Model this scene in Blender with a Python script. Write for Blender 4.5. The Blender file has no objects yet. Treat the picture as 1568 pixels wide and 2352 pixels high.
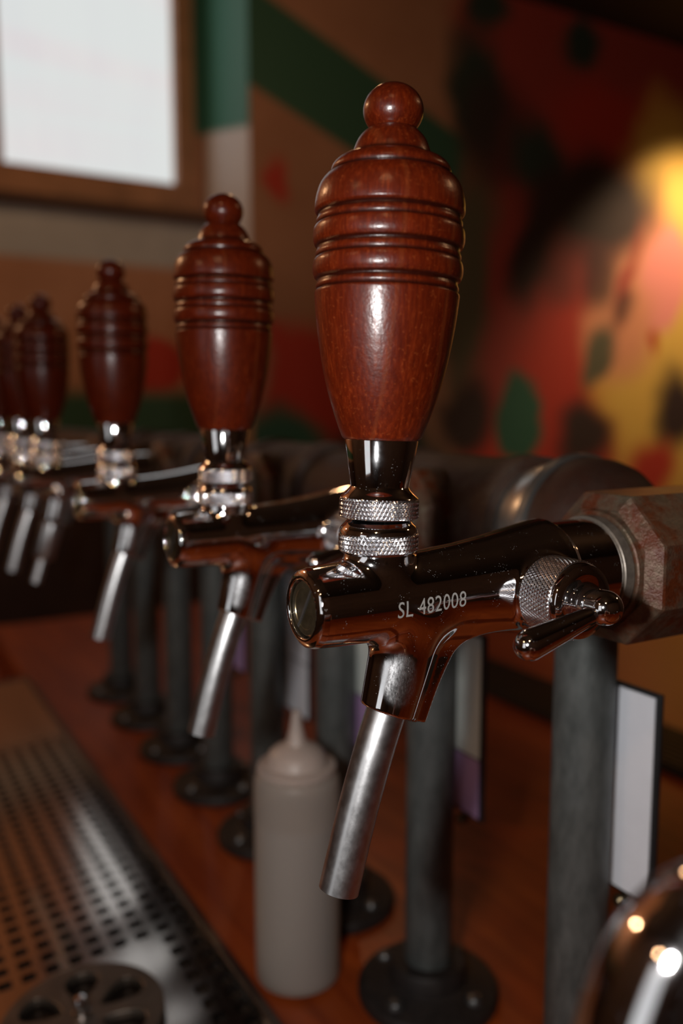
import bpy, bmesh, math, random
import numpy as np
from mathutils import Vector, Matrix

random.seed(7)
S = bpy.context.scene
C = S.collection
PI = math.pi
# ---------------------------------------------------------------- camera
# world: +Y runs along the row of taps, +X to the guests' side, Z up; bar top at z = 1.0
F_PX = 2000.0
R3 = Matrix(((0.86578549, 0.05864215, -0.49696738), (-0.50041531, 0.10145877, -0.85982012), (0.0, 0.99310987, 0.11718696)))
CAM = Vector((-0.15833661, -0.24876445, 1.39431075))
cd = bpy.data.cameras.new('camera'); cam = bpy.data.objects.new('camera', cd); C.objects.link(cam)
cam.matrix_world = Matrix.Translation(CAM) @ R3.to_4x4()
cd.sensor_fit = 'VERTICAL'; cd.sensor_height = 24.0
cd.lens = F_PX / 2352 * 24.0
cd.clip_start = 0.01; cd.clip_end = 60
cd.dof.use_dof = True; cd.dof.focus_distance = 0.300; cd.dof.aperture_fstop = cd.lens / 6.0
S.camera = cam
# ---------------------------------------------------------------- world, lights, exposure
S.view_settings.view_transform = 'Standard'; S.view_settings.look = 'None'
S.view_settings.gamma = 1.0; S.view_settings.use_curve_mapping = False
S.view_settings.exposure = 0.0
w = bpy.data.worlds.new('world'); S.world = w; w.use_nodes = True
w.node_tree.nodes['Background'].inputs[0].default_value = (0.8, 0.55, 0.4, 1)
w.node_tree.nodes['Background'].inputs[1].default_value = 0.008

def area(name, loc, target, sx, sy, power, col):
    l = bpy.data.lights.new(name, 'AREA'); l.shape = 'RECTANGLE'; l.size = sx; l.size_y = sy; l.energy = power; l.color = col
    o = bpy.data.objects.new(name, l); C.objects.link(o); o.location = loc
    o.rotation_euler = (Vector(target) - Vector(loc)).to_track_quat('-Z', 'Y').to_euler(); return o
def point(name, loc, power, col, r):
    l = bpy.data.lights.new(name, 'POINT'); l.energy = power; l.color = col; l.shadow_soft_size = r
    o = bpy.data.objects.new(name, l); C.objects.link(o); o.location = loc; return o
def spot(name, loc, target, power, col, ang, blend, r):
    l = bpy.data.lights.new(name, 'SPOT'); l.energy = power; l.color = col; l.spot_size = math.radians(ang); l.spot_blend = blend; l.shadow_soft_size = r
    o = bpy.data.objects.new(name, l); C.objects.link(o); o.location = loc
    o.rotation_euler = (Vector(target) - Vector(loc)).to_track_quat('-Z', 'Y').to_euler(); return o

# pop-up flash of the camera, held upright so that it sits left of the lens
fl = CAM + R3 @ Vector((-0.078, 0.012, 0.01))
area('flash', fl, fl + R3 @ Vector((0.02, -0.04, -1)), 0.016, 0.034, 1.5, (1.0, 0.98, 0.96))
WARM = (1.0, 0.55, 0.27)
point('pendant_light', (-0.95, 2.30, 2.50), 22, WARM, 0.05)
point('pendant_light', (-1.7, -0.1, 2.35), 5, WARM, 0.035)
point('pendant_light', (0.9, 1.7, 2.5), 4, WARM, 0.035)
point('pendant_light', (2.3, -0.4, 2.70), 9, WARM, 0.05)
point('pendant_light', (-0.9, -1.1, 2.65), 10, WARM, 0.05)
spot('mural_spotlight', (3.38, 2.06, 2.98), (3.34, 2.40, 1.3), 115, (1.0, 0.72, 0.42), 90, 0.7, 0.05)

# ---------------------------------------------------------------- material helpers
def new_mat(name):
    m = bpy.data.materials.new(name); m.use_nodes = True
    return m, m.node_tree, m.node_tree.nodes['Principled BSDF']
def N(t, kind, **kw):
    n = t.nodes.new(kind)
    for k, v in kw.items():
        if k in n.inputs: n.inputs[k].default_value = v
        else: setattr(n, k, v)
    return n
def coords(t, scale=(1, 1, 1), out='Object'):
    tc = t.nodes.new('ShaderNodeTexCoord'); mp = t.nodes.new('ShaderNodeMapping')
    mp.inputs['Scale'].default_value = scale; t.links.new(tc.outputs[out], mp.inputs['Vector']); return mp.outputs[0]
def noise(t, vec, scale, detail=4, rough=0.6):
    n = N(t, 'ShaderNodeTexNoise', Scale=scale, Detail=detail, Roughness=rough); t.links.new(vec, n.inputs['Vector']); return n.outputs[0]
def ramp(t, fac, stops):
    r = t.nodes.new('ShaderNodeValToRGB'); e = r.color_ramp.elements
    while len(e) < len(stops): e.new(0.5)
    for i, (p, c) in enumerate(stops):
        e[i].position = p; e[i].color = (*c, 1) if len(c) == 3 else c
    t.links.new(fac, r.inputs[0]); return r.outputs[0]
def mix(t, fac, a, b, blend='MIX'):
    m = t.nodes.new('ShaderNodeMix'); m.data_type = 'RGBA'; m.blend_type = blend
    for sock, v in ((m.inputs[0], fac), (m.inputs[6], a), (m.inputs[7], b)):
        if isinstance(v, (int, float)): sock.default_value = v
        elif isinstance(v, tuple): sock.default_value = (*v, 1) if len(v) == 3 else v
        else: t.links.new(v, sock)
    return m.outputs[2]
def maprange(t, v, a, b, c, d, smooth=False):
    m = t.nodes.new('ShaderNodeMapRange'); m.interpolation_type = 'SMOOTHSTEP' if smooth else 'LINEAR'
    t.links.new(v, m.inputs[0])
    for i, x in enumerate((a, b, c, d)): m.inputs[i + 1].default_value = x
    return m.outputs[0]
def bump(t, h, strength, dist, bsdf):
    b = N(t, 'ShaderNodeBump', Strength=strength, Distance=dist); t.links.new(h, b.inputs['Height']); t.links.new(b.outputs[0], bsdf.inputs['Normal']); return b

def plain(name, col, rough=0.5, metal=0.0, vary=0.15, scale=40, spec=0.5):
    m, t, b = new_mat(name)
    n = noise(t, coords(t), scale)
    c = ramp(t, n, [(0.3, tuple(x * (1 - vary) for x in col)), (0.7, tuple(min(1, x * (1 + vary)) for x in col))])
    t.links.new(c, b.inputs['Base Color']); b.inputs['Roughness'].default_value = rough; b.inputs['Metallic'].default_value = metal
    b.inputs['Specular IOR Level'].default_value = spec
    return m

def chrome_mat():
    m, t, b = new_mat('chrome')
    v = coords(t)
    sm = noise(t, v, 90, 5, 0.65)
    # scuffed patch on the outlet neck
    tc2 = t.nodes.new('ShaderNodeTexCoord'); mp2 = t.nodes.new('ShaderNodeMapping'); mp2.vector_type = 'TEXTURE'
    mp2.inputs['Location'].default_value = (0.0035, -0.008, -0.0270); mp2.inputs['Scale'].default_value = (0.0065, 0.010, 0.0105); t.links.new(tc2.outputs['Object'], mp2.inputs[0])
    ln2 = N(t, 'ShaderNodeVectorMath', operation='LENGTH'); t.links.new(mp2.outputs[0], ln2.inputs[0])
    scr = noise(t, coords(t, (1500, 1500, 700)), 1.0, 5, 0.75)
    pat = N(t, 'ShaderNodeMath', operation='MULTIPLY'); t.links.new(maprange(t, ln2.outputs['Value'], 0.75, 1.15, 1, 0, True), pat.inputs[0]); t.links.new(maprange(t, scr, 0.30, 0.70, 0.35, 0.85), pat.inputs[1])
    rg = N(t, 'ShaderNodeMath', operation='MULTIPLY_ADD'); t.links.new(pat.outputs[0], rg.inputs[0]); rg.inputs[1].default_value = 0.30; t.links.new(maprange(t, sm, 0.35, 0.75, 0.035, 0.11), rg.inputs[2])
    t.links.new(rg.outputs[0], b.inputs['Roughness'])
    vo = N(t, 'ShaderNodeTexVoronoi', Scale=1300.0); t.links.new(v, vo.inputs['Vector'])
    msk = noise(t, v, 220, 2)
    a = t.nodes.new('ShaderNodeMath'); a.operation = 'MULTIPLY'
    t.links.new(maprange(t, vo.outputs['Distance'], 0.10, 0.16, 1, 0), a.inputs[0]); t.links.new(maprange(t, msk, 0.56, 0.70, 0, 0.8), a.inputs[1])
    t.links.new(mix(t, a.outputs[0], (0.86, 0.86, 0.88), (0.55, 0.5, 0.45)), b.inputs['Base Color'])
    t.links.new(maprange(t, a.outputs[0], 0, 1, 1.0, 0.25), b.inputs['Metallic'])
    return m
def steel_mat():
    m, t, b = new_mat('brushed_steel')
    n = noise(t, coords(t, (1, 1, 0.4)), 700, 4); n2 = noise(t, coords(t), 160, 5, 0.7)
    t.links.new(ramp(t, n2, [(0.3, (0.60, 0.60, 0.61)), (0.7, (0.72, 0.72, 0.73))]), b.inputs['Base Color'])
    b.inputs['Metallic'].default_value = 1.0
    t.links.new(maprange(t, n2, 0.3, 0.7, 0.27, 0.36), b.inputs['Roughness'])
    bump(t, n, 0.05, 0.0002, b); return m
def wood_handle_mat():
    m, t, b = new_mat('stained_turned_wood')
    streak = noise(t, coords(t, (900, 900, 45)), 1.0, 5, 0.65)
    blotch = noise(t, coords(t), 55, 4)
    fine = noise(t, coords(t, (1400, 1400, 500)), 1.0, 3)
    c = ramp(t, streak, [(0.28, (0.044, 0.0036, 0.0006)), (0.50, (0.078, 0.0072, 0.0009)), (0.64, (0.118, 0.0135, 0.0020)), (0.76, (0.24, 0.042, 0.008))])
    c2 = mix(t, maprange(t, blotch, 0.35, 0.7, 0, 0.55), c, (0.045, 0.0052, 0.0016))
    # growth rings cut by the turning: thin paler loops
    wv = N(t, 'ShaderNodeTexWave', Scale=15.0, Distortion=5.0, Detail=2.0); wv.inputs['Detail Scale'].default_value = 1.2
    t.links.new(coords(t, (1.0, 0.55, 0.16)), wv.inputs['Vector'])
    c3 = mix(t, maprange(t, wv.outputs[0], 0.975, 1.0, 0, 0.16), c2, (0.20, 0.05, 0.013))
    spk = noise(t, coords(t), 900, 2, 0.6)
    c3 = mix(t, maprange(t, spk, 0.60, 0.74, 0, 0.45), c3, (0.20, 0.040, 0.009))
    # darker in the concave turned grooves, following the profile's curvature
    at_ = t.nodes.new('ShaderNodeAttribute'); at_.attribute_name = 'groove_dark'
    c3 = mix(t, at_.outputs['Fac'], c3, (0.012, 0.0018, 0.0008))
    t.links.new(c3, b.inputs['Base Color'])
    b.inputs['Roughness'].default_value = 0.34
    b.inputs['Specular IOR Level'].default_value = 0.20; b.inputs['Coat Weight'].default_value = 0.36; b.inputs['Coat Roughness'].default_value = 0.19
    peel = noise(t, coords(t), 620, 2)
    h = mix(t, 0.6, mix(t, 0.5, streak, fine), peel)
    bp_ = bump(t, h, 0.24, 0.0006, b); t.links.new(bp_.outputs[0], b.inputs['Coat Normal']); return m
def rust_mat(name, a=(0.10, 0.032, 0.016), bcol=(0.20, 0.19, 0.16), cut=0.52, metal=0.55, rough=0.62):
    m, t, b = new_mat(name)
    v = coords(t)
    big = noise(t, v, 75, 5, 0.7); fine = noise(t, v, 900, 3, 0.7); mid = noise(t, v, 260, 4, 0.7)
    k = maprange(t, big, cut - 0.12, cut + 0.12, 0, 1)
    c = mix(t, k, a, bcol)
    c = mix(t, maprange(t, mid, 0.45, 0.7, 0, 0.6), c, tuple(x * 0.55 for x in a))
    t.links.new(c, b.inputs['Base Color'])
    t.links.new(maprange(t, k, 0, 1, 0.05, metal), b.inputs['Metallic'])
    b.inputs['Roughness'].default_value = rough; b.inputs['Specular IOR Level'].default_value = 0.35
    bump(t, mix(t, 0.5, fine, mid), 0.55, 0.0012, b); return m
def bar_mat_():
    m, t, b = new_mat('bar_wood')
    g = noise(t, coords(t, (60, 3.2, 60)), 1.0, 6, 0.65); bl = noise(t, coords(t), 7, 4)
    c = ramp(t, g, [(0.3, (0.15, 0.020, 0.003)), (0.55, (0.27, 0.049, 0.007)), (0.8, (0.39, 0.088, 0.014))])
    t.links.new(mix(t, maprange(t, bl, 0.4, 0.7, 0, 0.5), c, (0.16, 0.020, 0.003)), b.inputs['Base Color'])
    b.inputs['Roughness'].default_value = 0.38; bump(t, g, 0.08, 0.001, b); return m
def galv_mat():
    m, t, b = new_mat('galvanised_pipe')
    n = noise(t, coords(t, (1, 1, 0.35)), 130, 5, 0.7)
    t.links.new(ramp(t, n, [(0.3, (0.060, 0.068, 0.066)), (0.7, (0.140, 0.152, 0.148))]), b.inputs['Base Color'])
    b.inputs['Metallic'].default_value = 0.35; b.inputs['Roughness'].default_value = 0.5; bump(t, n, 0.1, 0.001, b); return m

KNURL, _t, _b = new_mat('knurled_chrome')
_b.inputs['Base Color'].default_value = (0.80, 0.80, 0.83, 1); _b.inputs['Metallic'].default_value = 1.0; _b.inputs['Roughness'].default_value = 0.19
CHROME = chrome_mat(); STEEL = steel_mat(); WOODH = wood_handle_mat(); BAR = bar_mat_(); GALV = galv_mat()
RUST = rust_mat('rusty_fitting', (0.085, 0.019, 0.006), (0.135, 0.115, 0.080), 0.53, 0.6, 0.36); RUSTP = rust_mat('rusty_pipe', (0.030, 0.008, 0.0035), (0.030, 0.015, 0.010), 0.55, 0.05)
TEEM = rust_mat('grey_brown_fitting', (0.046, 0.019, 0.011), (0.065, 0.046, 0.036), 0.5, 0.1)
BLACKIRON = plain('black_iron', (0.018, 0.014, 0.013), 0.55, 0.2, 0.3, 120)
BRASS = plain('tarnished_brass', (0.13, 0.10, 0.058), 0.30, 0.9, 0.3, 300)
ENGR = plain('etched_grey', (0.25, 0.24, 0.225), 0.6, 0.2, 0.08, 400)
DARK = plain('dark_gap', (0.015, 0.013, 0.012), 0.6)
WASHER = plain('zinc_washer', (0.17, 0.145, 0.12), 0.42, 0.5, 0.3, 300)
CARDW = plain('white_card', (0.74, 0.76, 0.82), 0.6, 0, 0.03, 60)
CARDC = plain('cream_card', (0.70, 0.74, 0.70), 0.6, 0, 0.03, 60)
CARDP = plain('purple_card', (0.46, 0.29, 0.52), 0.6, 0, 0.05, 60)
BLACKP = plain('black_plastic', (0.012, 0.012, 0.013), 0.45)
TRAYM, _t, _b = new_mat('tray_steel')
_n = noise(_t, coords(_t, (40, 2, 40)), 1.0, 4)
_t.links.new(ramp(_t, _n, [(0.3, (0.46, 0.43, 0.41)), (0.7, (0.60, 0.57, 0.54))]), _b.inputs['Base Color'])
_b.inputs['Metallic'].default_value = 1.0; _b.inputs['Roughness'].default_value = 0.13

# ---------------------------------------------------------------- geometry helpers
def link(o, parent=None):
    C.objects.link(o)
    if parent: o.parent = parent
    return o
def mesh_obj(name, verts, faces, mat, parent=None, smooth=True, angle=35):
    me = bpy.data.meshes.new(name); me.from_pydata([tuple(v) for v in verts], [], [tuple(f) for f in faces])
    me.validate(); me.update()
    if mat: me.materials.append(mat)
    if smooth:
        me.polygons.foreach_set('use_smooth', [True] * len(me.polygons))
        if angle: me.set_sharp_from_angle(angle=math.radians(angle))
    return link(bpy.data.objects.new(name, me), parent)
def from_bm(name, bm, mat, parent=None, smooth=False, angle=35):
    bmesh.ops.recalc_face_normals(bm, faces=bm.faces)
    me = bpy.data.meshes.new(name); bm.to_mesh(me); bm.free()
    if mat: me.materials.append(mat)
    if smooth:
        me.polygons.foreach_set('use_smooth', [True] * len(me.polygons)); me.set_sharp_from_angle(angle=math.radians(angle))
    return link(bpy.data.objects.new(name, me), parent)
def tag(o, label=None, cat=None, group=None, kind=None):
    if label: o['label'] = label
    if cat: o['category'] = cat
    if group: o['group'] = group
    if kind: o['kind'] = kind
    return o
def empty(name, loc, label, cat, group=None):
    o = bpy.data.objects.new(name, None); o.location = loc; o.empty_display_size = 0.02; C.objects.link(o)
    return tag(o, label, cat, group)
def copy_tree(o, parent=None):
    c = o.copy(); C.objects.link(c); c.parent = parent
    for ch in list(o.children): copy_tree(ch, c)
    return c
def frame_for(axis):
    a = Vector(axis).normalized(); h = Vector((0, 0, 1)) if abs(a.z) < 0.9 else Vector((1, 0, 0))
    u = h.cross(a).normalized(); v = a.cross(u); return u, v, a
def lathe(name, prof, mat, parent=None, seg=96, origin=(0, 0, 0), axis=(0, 0, 1), angle=35, caps=True, phase=0.0):
    """prof: list of (height, radius) along the axis"""
    u, v, a = frame_for(axis); o = Vector(origin); V = []; Fc = []
    for (h, r) in prof:
        for k in range(seg):
            t = 2 * PI * k / seg + phase
            V.append(o + a * h + (u * math.cos(t) + v * math.sin(t)) * r)
    n = len(prof)
    for i in range(n - 1):
        for k in range(seg):
            k2 = (k + 1) % seg
            Fc.append((i * seg + k, i * seg + k2, (i + 1) * seg + k2, (i + 1) * seg + k))
    if caps:
        Fc.append(tuple(range(seg - 1, -1, -1))); Fc.append(tuple((n - 1) * seg + k for k in range(seg)))
    ob = mesh_obj(name, V, Fc, mat, parent, True, None)
    bm = bmesh.new(); bm.from_mesh(ob.data); bmesh.ops.recalc_face_normals(bm, faces=bm.faces); bm.to_mesh(ob.data); bm.free()
    ob.data.polygons.foreach_set('use_smooth', [True] * len(ob.data.polygons)); ob.data.set_sharp_from_angle(angle=math.radians(angle))
    return ob
def box(name, lo, hi, mat, parent=None, bev=0.0, kind=None):
    bm = bmesh.new(); bmesh.ops.create_cube(bm, size=1)
    for v in bm.verts:
        v.co = Vector([lo[i] + (hi[i] - lo[i]) * (v.co[i] + 0.5) for i in range(3)])
    if bev: bmesh.ops.bevel(bm, geom=list(bm.edges), offset=bev, segments=3, affect='EDGES', profile=0.6)
    o = from_bm(name, bm, mat, parent, bool(bev), 50)
    if kind: o['kind'] = kind
    return o
def tube(name, path, radii, mat, parent=None, seg=48, hollow=0.0, angle=40):
    P = [Vector(p) for p in path]; V = []; Fc = []
    u = None; rings = []
    for i, p in enumerate(P):
        d = (P[min(i + 1, len(P) - 1)] - P[max(i - 1, 0)]).normalized()
        if u is None: u, v, _ = frame_for(d)
        else:
            u = (u - d * u.dot(d)).normalized(); v = d.cross(u)
        rings.append((p, u.copy(), v.copy(), radii[i] if isinstance(radii, (list, tuple)) else radii))
    if hollow:
        rings = rings + [(p, u, v, r - hollow) for p, u, v, r in rings[::-1]]
    for p, u, v, r in rings:
        for k in range(seg):
            t = 2 * PI * k / seg; V.append(p + (u * math.cos(t) + v * math.sin(t)) * r)
    n = len(rings)
    for i in range(n - 1 + (1 if hollow else 0)):
        j = (i + 1) % n
        for k in range(seg):
            k2 = (k + 1) % seg; Fc.append((i * seg + k, i * seg + k2, j * seg + k2, j * seg + k))
    if not hollow:
        Fc.append(tuple(range(seg - 1, -1, -1))); Fc.append(tuple((n - 1) * seg + k for k in range(seg)))
    ob = mesh_obj(name, V, Fc, mat, parent, True, None)
    bm = bmesh.new(); bm.from_mesh(ob.data); bmesh.ops.recalc_face_normals(bm, faces=bm.faces); bm.to_mesh(ob.data); bm.free()
    ob.data.set_sharp_from_angle(angle=math.radians(angle)); return ob
def catmull(pts, sub=6):
    P = [np.array(p, float) for p in pts]; out = []
    for i in range(len(P) - 1):
        p0, p1, p2, p3 = P[max(i - 1, 0)], P[i], P[i + 1], P[min(i + 2, len(P) - 1)]
        for k in range(sub):
            t = k / sub
            out.append(0.5 * (2 * p1 + (p2 - p0) * t + (2 * p0 - 5 * p1 + 4 * p2 - p3) * t * t + (3 * p1 - p0 - 3 * p2 + p3) * t ** 3))
    out.append(P[-1]); return [tuple(q) for q in out]
def knurl(name, r, h0, h1, mat, parent, origin=(0, 0, 0), axis=(0, 0, 1), teeth=60, amp=0.00048, pitch=0.00145):
    """a band with raised diamond knurling"""
    u, v, a = frame_for(axis); o = Vector(origin)
    nt = teeth * 6; nh = max(8, int((h1 - h0) / pitch * 6))
    V = []; Fc = []
    tri = lambda x: 1 - abs((x % 1.0) * 2 - 1)
    for i in range(nh + 1):
        h = h0 + (h1 - h0) * i / nh
        e = min(1.0, min(i, nh - i) / 2.0)
        for k in range(nt):
            th = 2 * PI * k / nt; s = teeth * k / nt; q = (h - h0) / (2 * pitch)
            d = min(tri(s + q), tri(s - q))
            rr = r - amp + amp * e * min(1.0, d * 1.5)
            V.append(o + a * h + (u * math.cos(th) + v * math.sin(th)) * rr)
    for i in range(nh):
        for k in range(nt):
            k2 = (k + 1) % nt; Fc.append((i * nt + k, i * nt + k2, (i + 1) * nt + k2, (i + 1) * nt + k))
    Fc.append(tuple(range(nt - 1, -1, -1))); Fc.append(tuple(nh * nt + k for k in range(nt)))
    return mesh_obj(name, V, Fc, mat, parent, False)

# ---------------------------------------------------------------- the setting
WALLT = 0.12
CEIL = 3.55
YM, YW, XC = 2.60, 3.01, 1.122

def mural_mat():
    m, t, b = new_mat('mural_paint')
    tc = t.nodes.new('ShaderNodeTexCoord')
    nz = N(t, 'ShaderNodeTexNoise', Scale=2.6, Detail=3.0); t.links.new(tc.outputs['Object'], nz.inputs['Vector'])
    sub = N(t, 'ShaderNodeVectorMath', operation='SUBTRACT'); t.links.new(nz.outputs['Color'], sub.inputs[0]); sub.inputs[1].default_value = (0.5, 0.5, 0.5)
    def warped(k):
        mul = N(t, 'ShaderNodeVectorMath', operation='MULTIPLY'); t.links.new(sub.outputs[0], mul.inputs[0]); mul.inputs[1].default_value = (k, 0, k)
        add = N(t, 'ShaderNodeVectorMath', operation='ADD'); t.links.new(tc.outputs['Object'], add.inputs[0]); t.links.new(mul.outputs[0], add.inputs[1]); return add.outputs[0]
    soft_v, firm_v = warped(0.30), warped(0.0)
    cur = (0.40, 0.215, 0.125)
    tan_n = noise(t, tc.outputs['Object'], 3.0, 3)
    cur = ramp(t, tan_n, [(0.3, (0.36, 0.18, 0.11)), (0.7, (0.46, 0.25, 0.16))])
    def shape(kind, x, z, rx, rz, rot, col, edge=0.10, warp=True, amt=1.0):
        nonlocal cur
        mp = t.nodes.new('ShaderNodeMapping'); mp.vector_type = 'TEXTURE'
        mp.inputs['Location'].default_value = (x, 0, z); mp.inputs['Rotation'].default_value = (0, math.radians(rot), 0); mp.inputs['Scale'].default_value = (rx, 1, rz)
        t.links.new(soft_v if warp else firm_v, mp.inputs['Vector'])
        if kind == 'e':
            fl_ = N(t, 'ShaderNodeVectorMath', operation='MULTIPLY'); t.links.new(mp.outputs[0], fl_.inputs[0]); fl_.inputs[1].default_value = (1, 0, 1)
            ln = N(t, 'ShaderNodeVectorMath', operation='LENGTH'); t.links.new(fl_.outputs[0], ln.inputs[0]); d = ln.outputs['Value']
        else:
            ab = N(t, 'ShaderNodeVectorMath', operation='ABSOLUTE'); t.links.new(mp.outputs[0], ab.inputs[0])
            sp = t.nodes.new('ShaderNodeSeparateXYZ'); t.links.new(ab.outputs[0], sp.inputs[0])
            mx = t.nodes.new('ShaderNodeMath'); mx.operation = 'MAXIMUM'; t.links.new(sp.outputs[0], mx.inputs[0]); t.links.new(sp.outputs[2], mx.inputs[1]); d = mx.outputs[0]
        cur = mix(t, maprange(t, d, 1 - edge * 1.5, 1 + edge * 1.5, amt, 0, True), cur, col)
    MARO = (0.36, 0.055, 0.045); RED = (0.50, 0.045, 0.028); BLK = (0.045, 0.025, 0.024); GRN = (0.035, 0.125, 0.085); DGRN = (0.03, 0.055, 0.048)
    YEL = (0.80, 0.50, 0.11); PINK = (0.85, 0.30, 0.27); FLESH = (0.72, 0.30, 0.17); OLV = (0.12, 0.11, 0.07); ORG = (0.55, 0.13, 0.04)
    for a in MURAL(MARO, RED, BLK, GRN, DGRN, YEL, PINK, FLESH, OLV, ORG): shape(*a)
    t.links.new(cur, b.inputs['Base Color']); b.inputs['Roughness'].default_value = 0.62
    bump(t, noise(t, tc.outputs['Object'], 60, 4), 0.1, 0.003, b)
    return m
def MURAL(MARO, RED, BLK, GRN, DGRN, YEL, PINK, FLESH, OLV, ORG):
    # (ellipse or box; x, z on the wall in metres, half sizes, turn, colour, edge softness, wavy?)
    return [
        ('b', 1.51, 2.50, 0.62, 0.150, 22.0, GRN, 0.05, False),       # long green stripe falling to the right
        ('b', 3.30, 2.00, 1.26, 1.60, 0, MARO, 0.04),
        ('e', 2.08, 1.90, 0.10, 0.55, 4, OLV, 0.35),
        ('e', 2.10, 2.62, 0.15, 0.22, 10, DGRN, 0.25), ('e', 2.18, 2.95, 0.10, 0.10, 0, DGRN, 0.3), ('e', 2.20, 2.50, 0.20, 0.18, 0, BLK, 0.35, True, 0.8),
        ('e', 2.45, 2.45, 0.17, 0.14, 0, DGRN, 0.3), ('e', 2.66, 2.92, 0.10, 0.10, 0, DGRN, 0.3),
        ('e', 2.92, 2.62, 0.36, 0.16, 0, RED, 0.35), ('e', 2.72, 1.55, 0.36, 0.42, 0, RED, 0.3), ('e', 2.46, 1.20, 0.42, 0.22, 0, RED, 0.3),
        ('e', 3.22, 2.42, 0.28, 0.36, 10, YEL, 0.22), ('e', 3.48, 2.15, 0.42, 0.52, 0, YEL, 0.2), ('e', 3.28, 1.52, 0.46, 0.62, -8, YEL, 0.18),
        ('e', 3.08, 2.02, 0.24, 0.32, 8, FLESH, 0.25), ('e', 3.24, 1.98, 0.16, 0.24, -12, PINK, 0.14), ('e', 2.96, 1.78, 0.22, 0.24, 30, FLESH, 0.3),
        ('e', 2.74, 2.28, 0.40, 0.20, -8, BLK, 0.25), ('e', 2.42, 2.10, 0.10, 0.30, 12, BLK, 0.3), ('e', 2.80, 1.98, 0.12, 0.16, 15, BLK, 0.35, True, 0.85),
        ('e', 2.98, 2.00, 0.035, 0.20, 14, MARO, 0.5), ('e', 2.96, 1.84, 0.05, 0.10, 30, BLK, 0.5, True, 0.8), ('e', 2.55, 1.95, 0.10, 0.12, 0, BLK, 0.5, True, 0.5),
        ('e', 3.20, 1.70, 0.03, 0.07, 10, RED, 0.4), ('e', 2.37, 1.37, 0.13, 0.19, -8, GRN, 0.12), ('e', 2.82, 1.62, 0.06, 0.14, 20, OLV, 0.3),
        ('e', 2.06, 1.36, 0.16, 0.13, 0, BLK, 0.3), ('e', 2.74, 1.28, 0.15, 0.13, 20, BLK, 0.35), ('e', 3.34, 1.38, 0.15, 0.20, 0, BLK, 0.3), ('e', 3.20, 1.10, 0.18, 0.14, 0, RED, 0.3),
        ('b', 1.38, 1.46, 0.22, 0.26, 6, RED, 0.12), ('e', 1.24, 1.22, 0.22, 0.16, 0, GRN, 0.2), ('e', 1.70, 1.16, 0.26, 0.16, 0, DGRN, 0.25),
        ('e', 1.262, 2.177, 0.062, 0.066, 0, RED, 0.3),
    ]
def window_wall_mat():
    m, t, b = new_mat('window_wall_paint')
    tc = t.nodes.new('ShaderNodeTexCoord'); sp = t.nodes.new('ShaderNodeSeparateXYZ'); t.links.new(tc.outputs['Object'], sp.inputs[0])
    n = noise(t, tc.outputs['Object'], 4.0, 3)
    tan_ = ramp(t, n, [(0.3, (0.46, 0.235, 0.14)), (0.7, (0.56, 0.30, 0.19))])
    grey = ramp(t, n, [(0.3, (0.46, 0.50, 0.54)), (0.7, (0.58, 0.62, 0.66))])
    def band(z, hw, e=0.012):
        s = t.nodes.new('ShaderNodeMath'); s.operation = 'SUBTRACT'; t.links.new(sp.outputs[2], s.inputs[0]); s.inputs[1].default_value = z
        a = t.nodes.new('ShaderNodeMath'); a.operation = 'ABSOLUTE'; t.links.new(s.outputs[0], a.inputs[0])
        return maprange(t, a.outputs[0], hw - e, hw + e, 1, 0)
    c = mix(t, band(2.01, 0.085), tan_, grey)
    mp = t.nodes.new('ShaderNodeMapping'); mp.vector_type = 'TEXTURE'; mp.inputs['Location'].default_value = (0.90, 0, 1.56); mp.inputs['Scale'].default_value = (0.13, 1, 0.11); t.links.new(tc.outputs['Object'], mp.inputs[0])
    fl_ = N(t, 'ShaderNodeVectorMath', operation='MULTIPLY'); t.links.new(mp.outputs[0], fl_.inputs[0]); fl_.inputs[1].default_value = (1, 0, 1)
    ln = N(t, 'ShaderNodeVectorMath', operation='LENGTH'); t.links.new(fl_.outputs[0], ln.inputs[0])
    c = mix(t, maprange(t, ln.outputs['Value'], 0.85, 1.1, 1, 0), c, (0.5, 0.04, 0.02))
    c = mix(t, band(1.36, 0.10, 0.03), c, (0.035, 0.11, 0.065))
    gx_ = N(t, 'ShaderNodeMath', operation='MULTIPLY'); t.links.new(maprange(t, sp.outputs[0], 1.05, 1.06, 0, 1), gx_.inputs[0]); t.links.new(maprange(t, sp.outputs[2], 2.42, 2.44, 0, 1), gx_.inputs[1])
    c = mix(t, gx_.outputs[0], c, (0.045, 0.20, 0.15))
    t.links.new(c, b.inputs['Base Color']); b.inputs['Roughness'].default_value = 0.65; return m
def return_mat():
    m, t, b = new_mat('recess_paint')
    tc = t.nodes.new('ShaderNodeTexCoord'); sp = t.nodes.new('ShaderNodeSeparateXYZ'); t.links.new(tc.outputs['Object'], sp.inputs[0])
    sl_ = N(t, 'ShaderNodeMath', operation='MULTIPLY_ADD'); t.links.new(sp.outputs[1], sl_.inputs[0]); sl_.inputs[1].default_value = -0.20; t.links.new(sp.outputs[2], sl_.inputs[2])
    k = maprange(t, sl_.outputs[0], 2.345 - 0.52, 2.365 - 0.52, 0, 1); k2 = maprange(t, sp.outputs[2], 1.60, 1.95, 0, 1)
    c = mix(t, k2, (0.42, 0.23, 0.135), (0.62, 0.60, 0.60))
    t.links.new(mix(t, k, c, (0.045, 0.20, 0.15)), b.inputs['Base Color']); b.inputs['Roughness'].default_value = 0.6; return m
MURALM = mural_mat(); WWALL = window_wall_mat(); RETM = return_mat()
DWALL = plain('dark_warm_plaster', (0.085, 0.055, 0.045), 0.7, 0, 0.2, 3)
CEILM = plain('dark_ceiling', (0.030, 0.020, 0.016), 0.8, 0, 0.2, 3)
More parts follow.
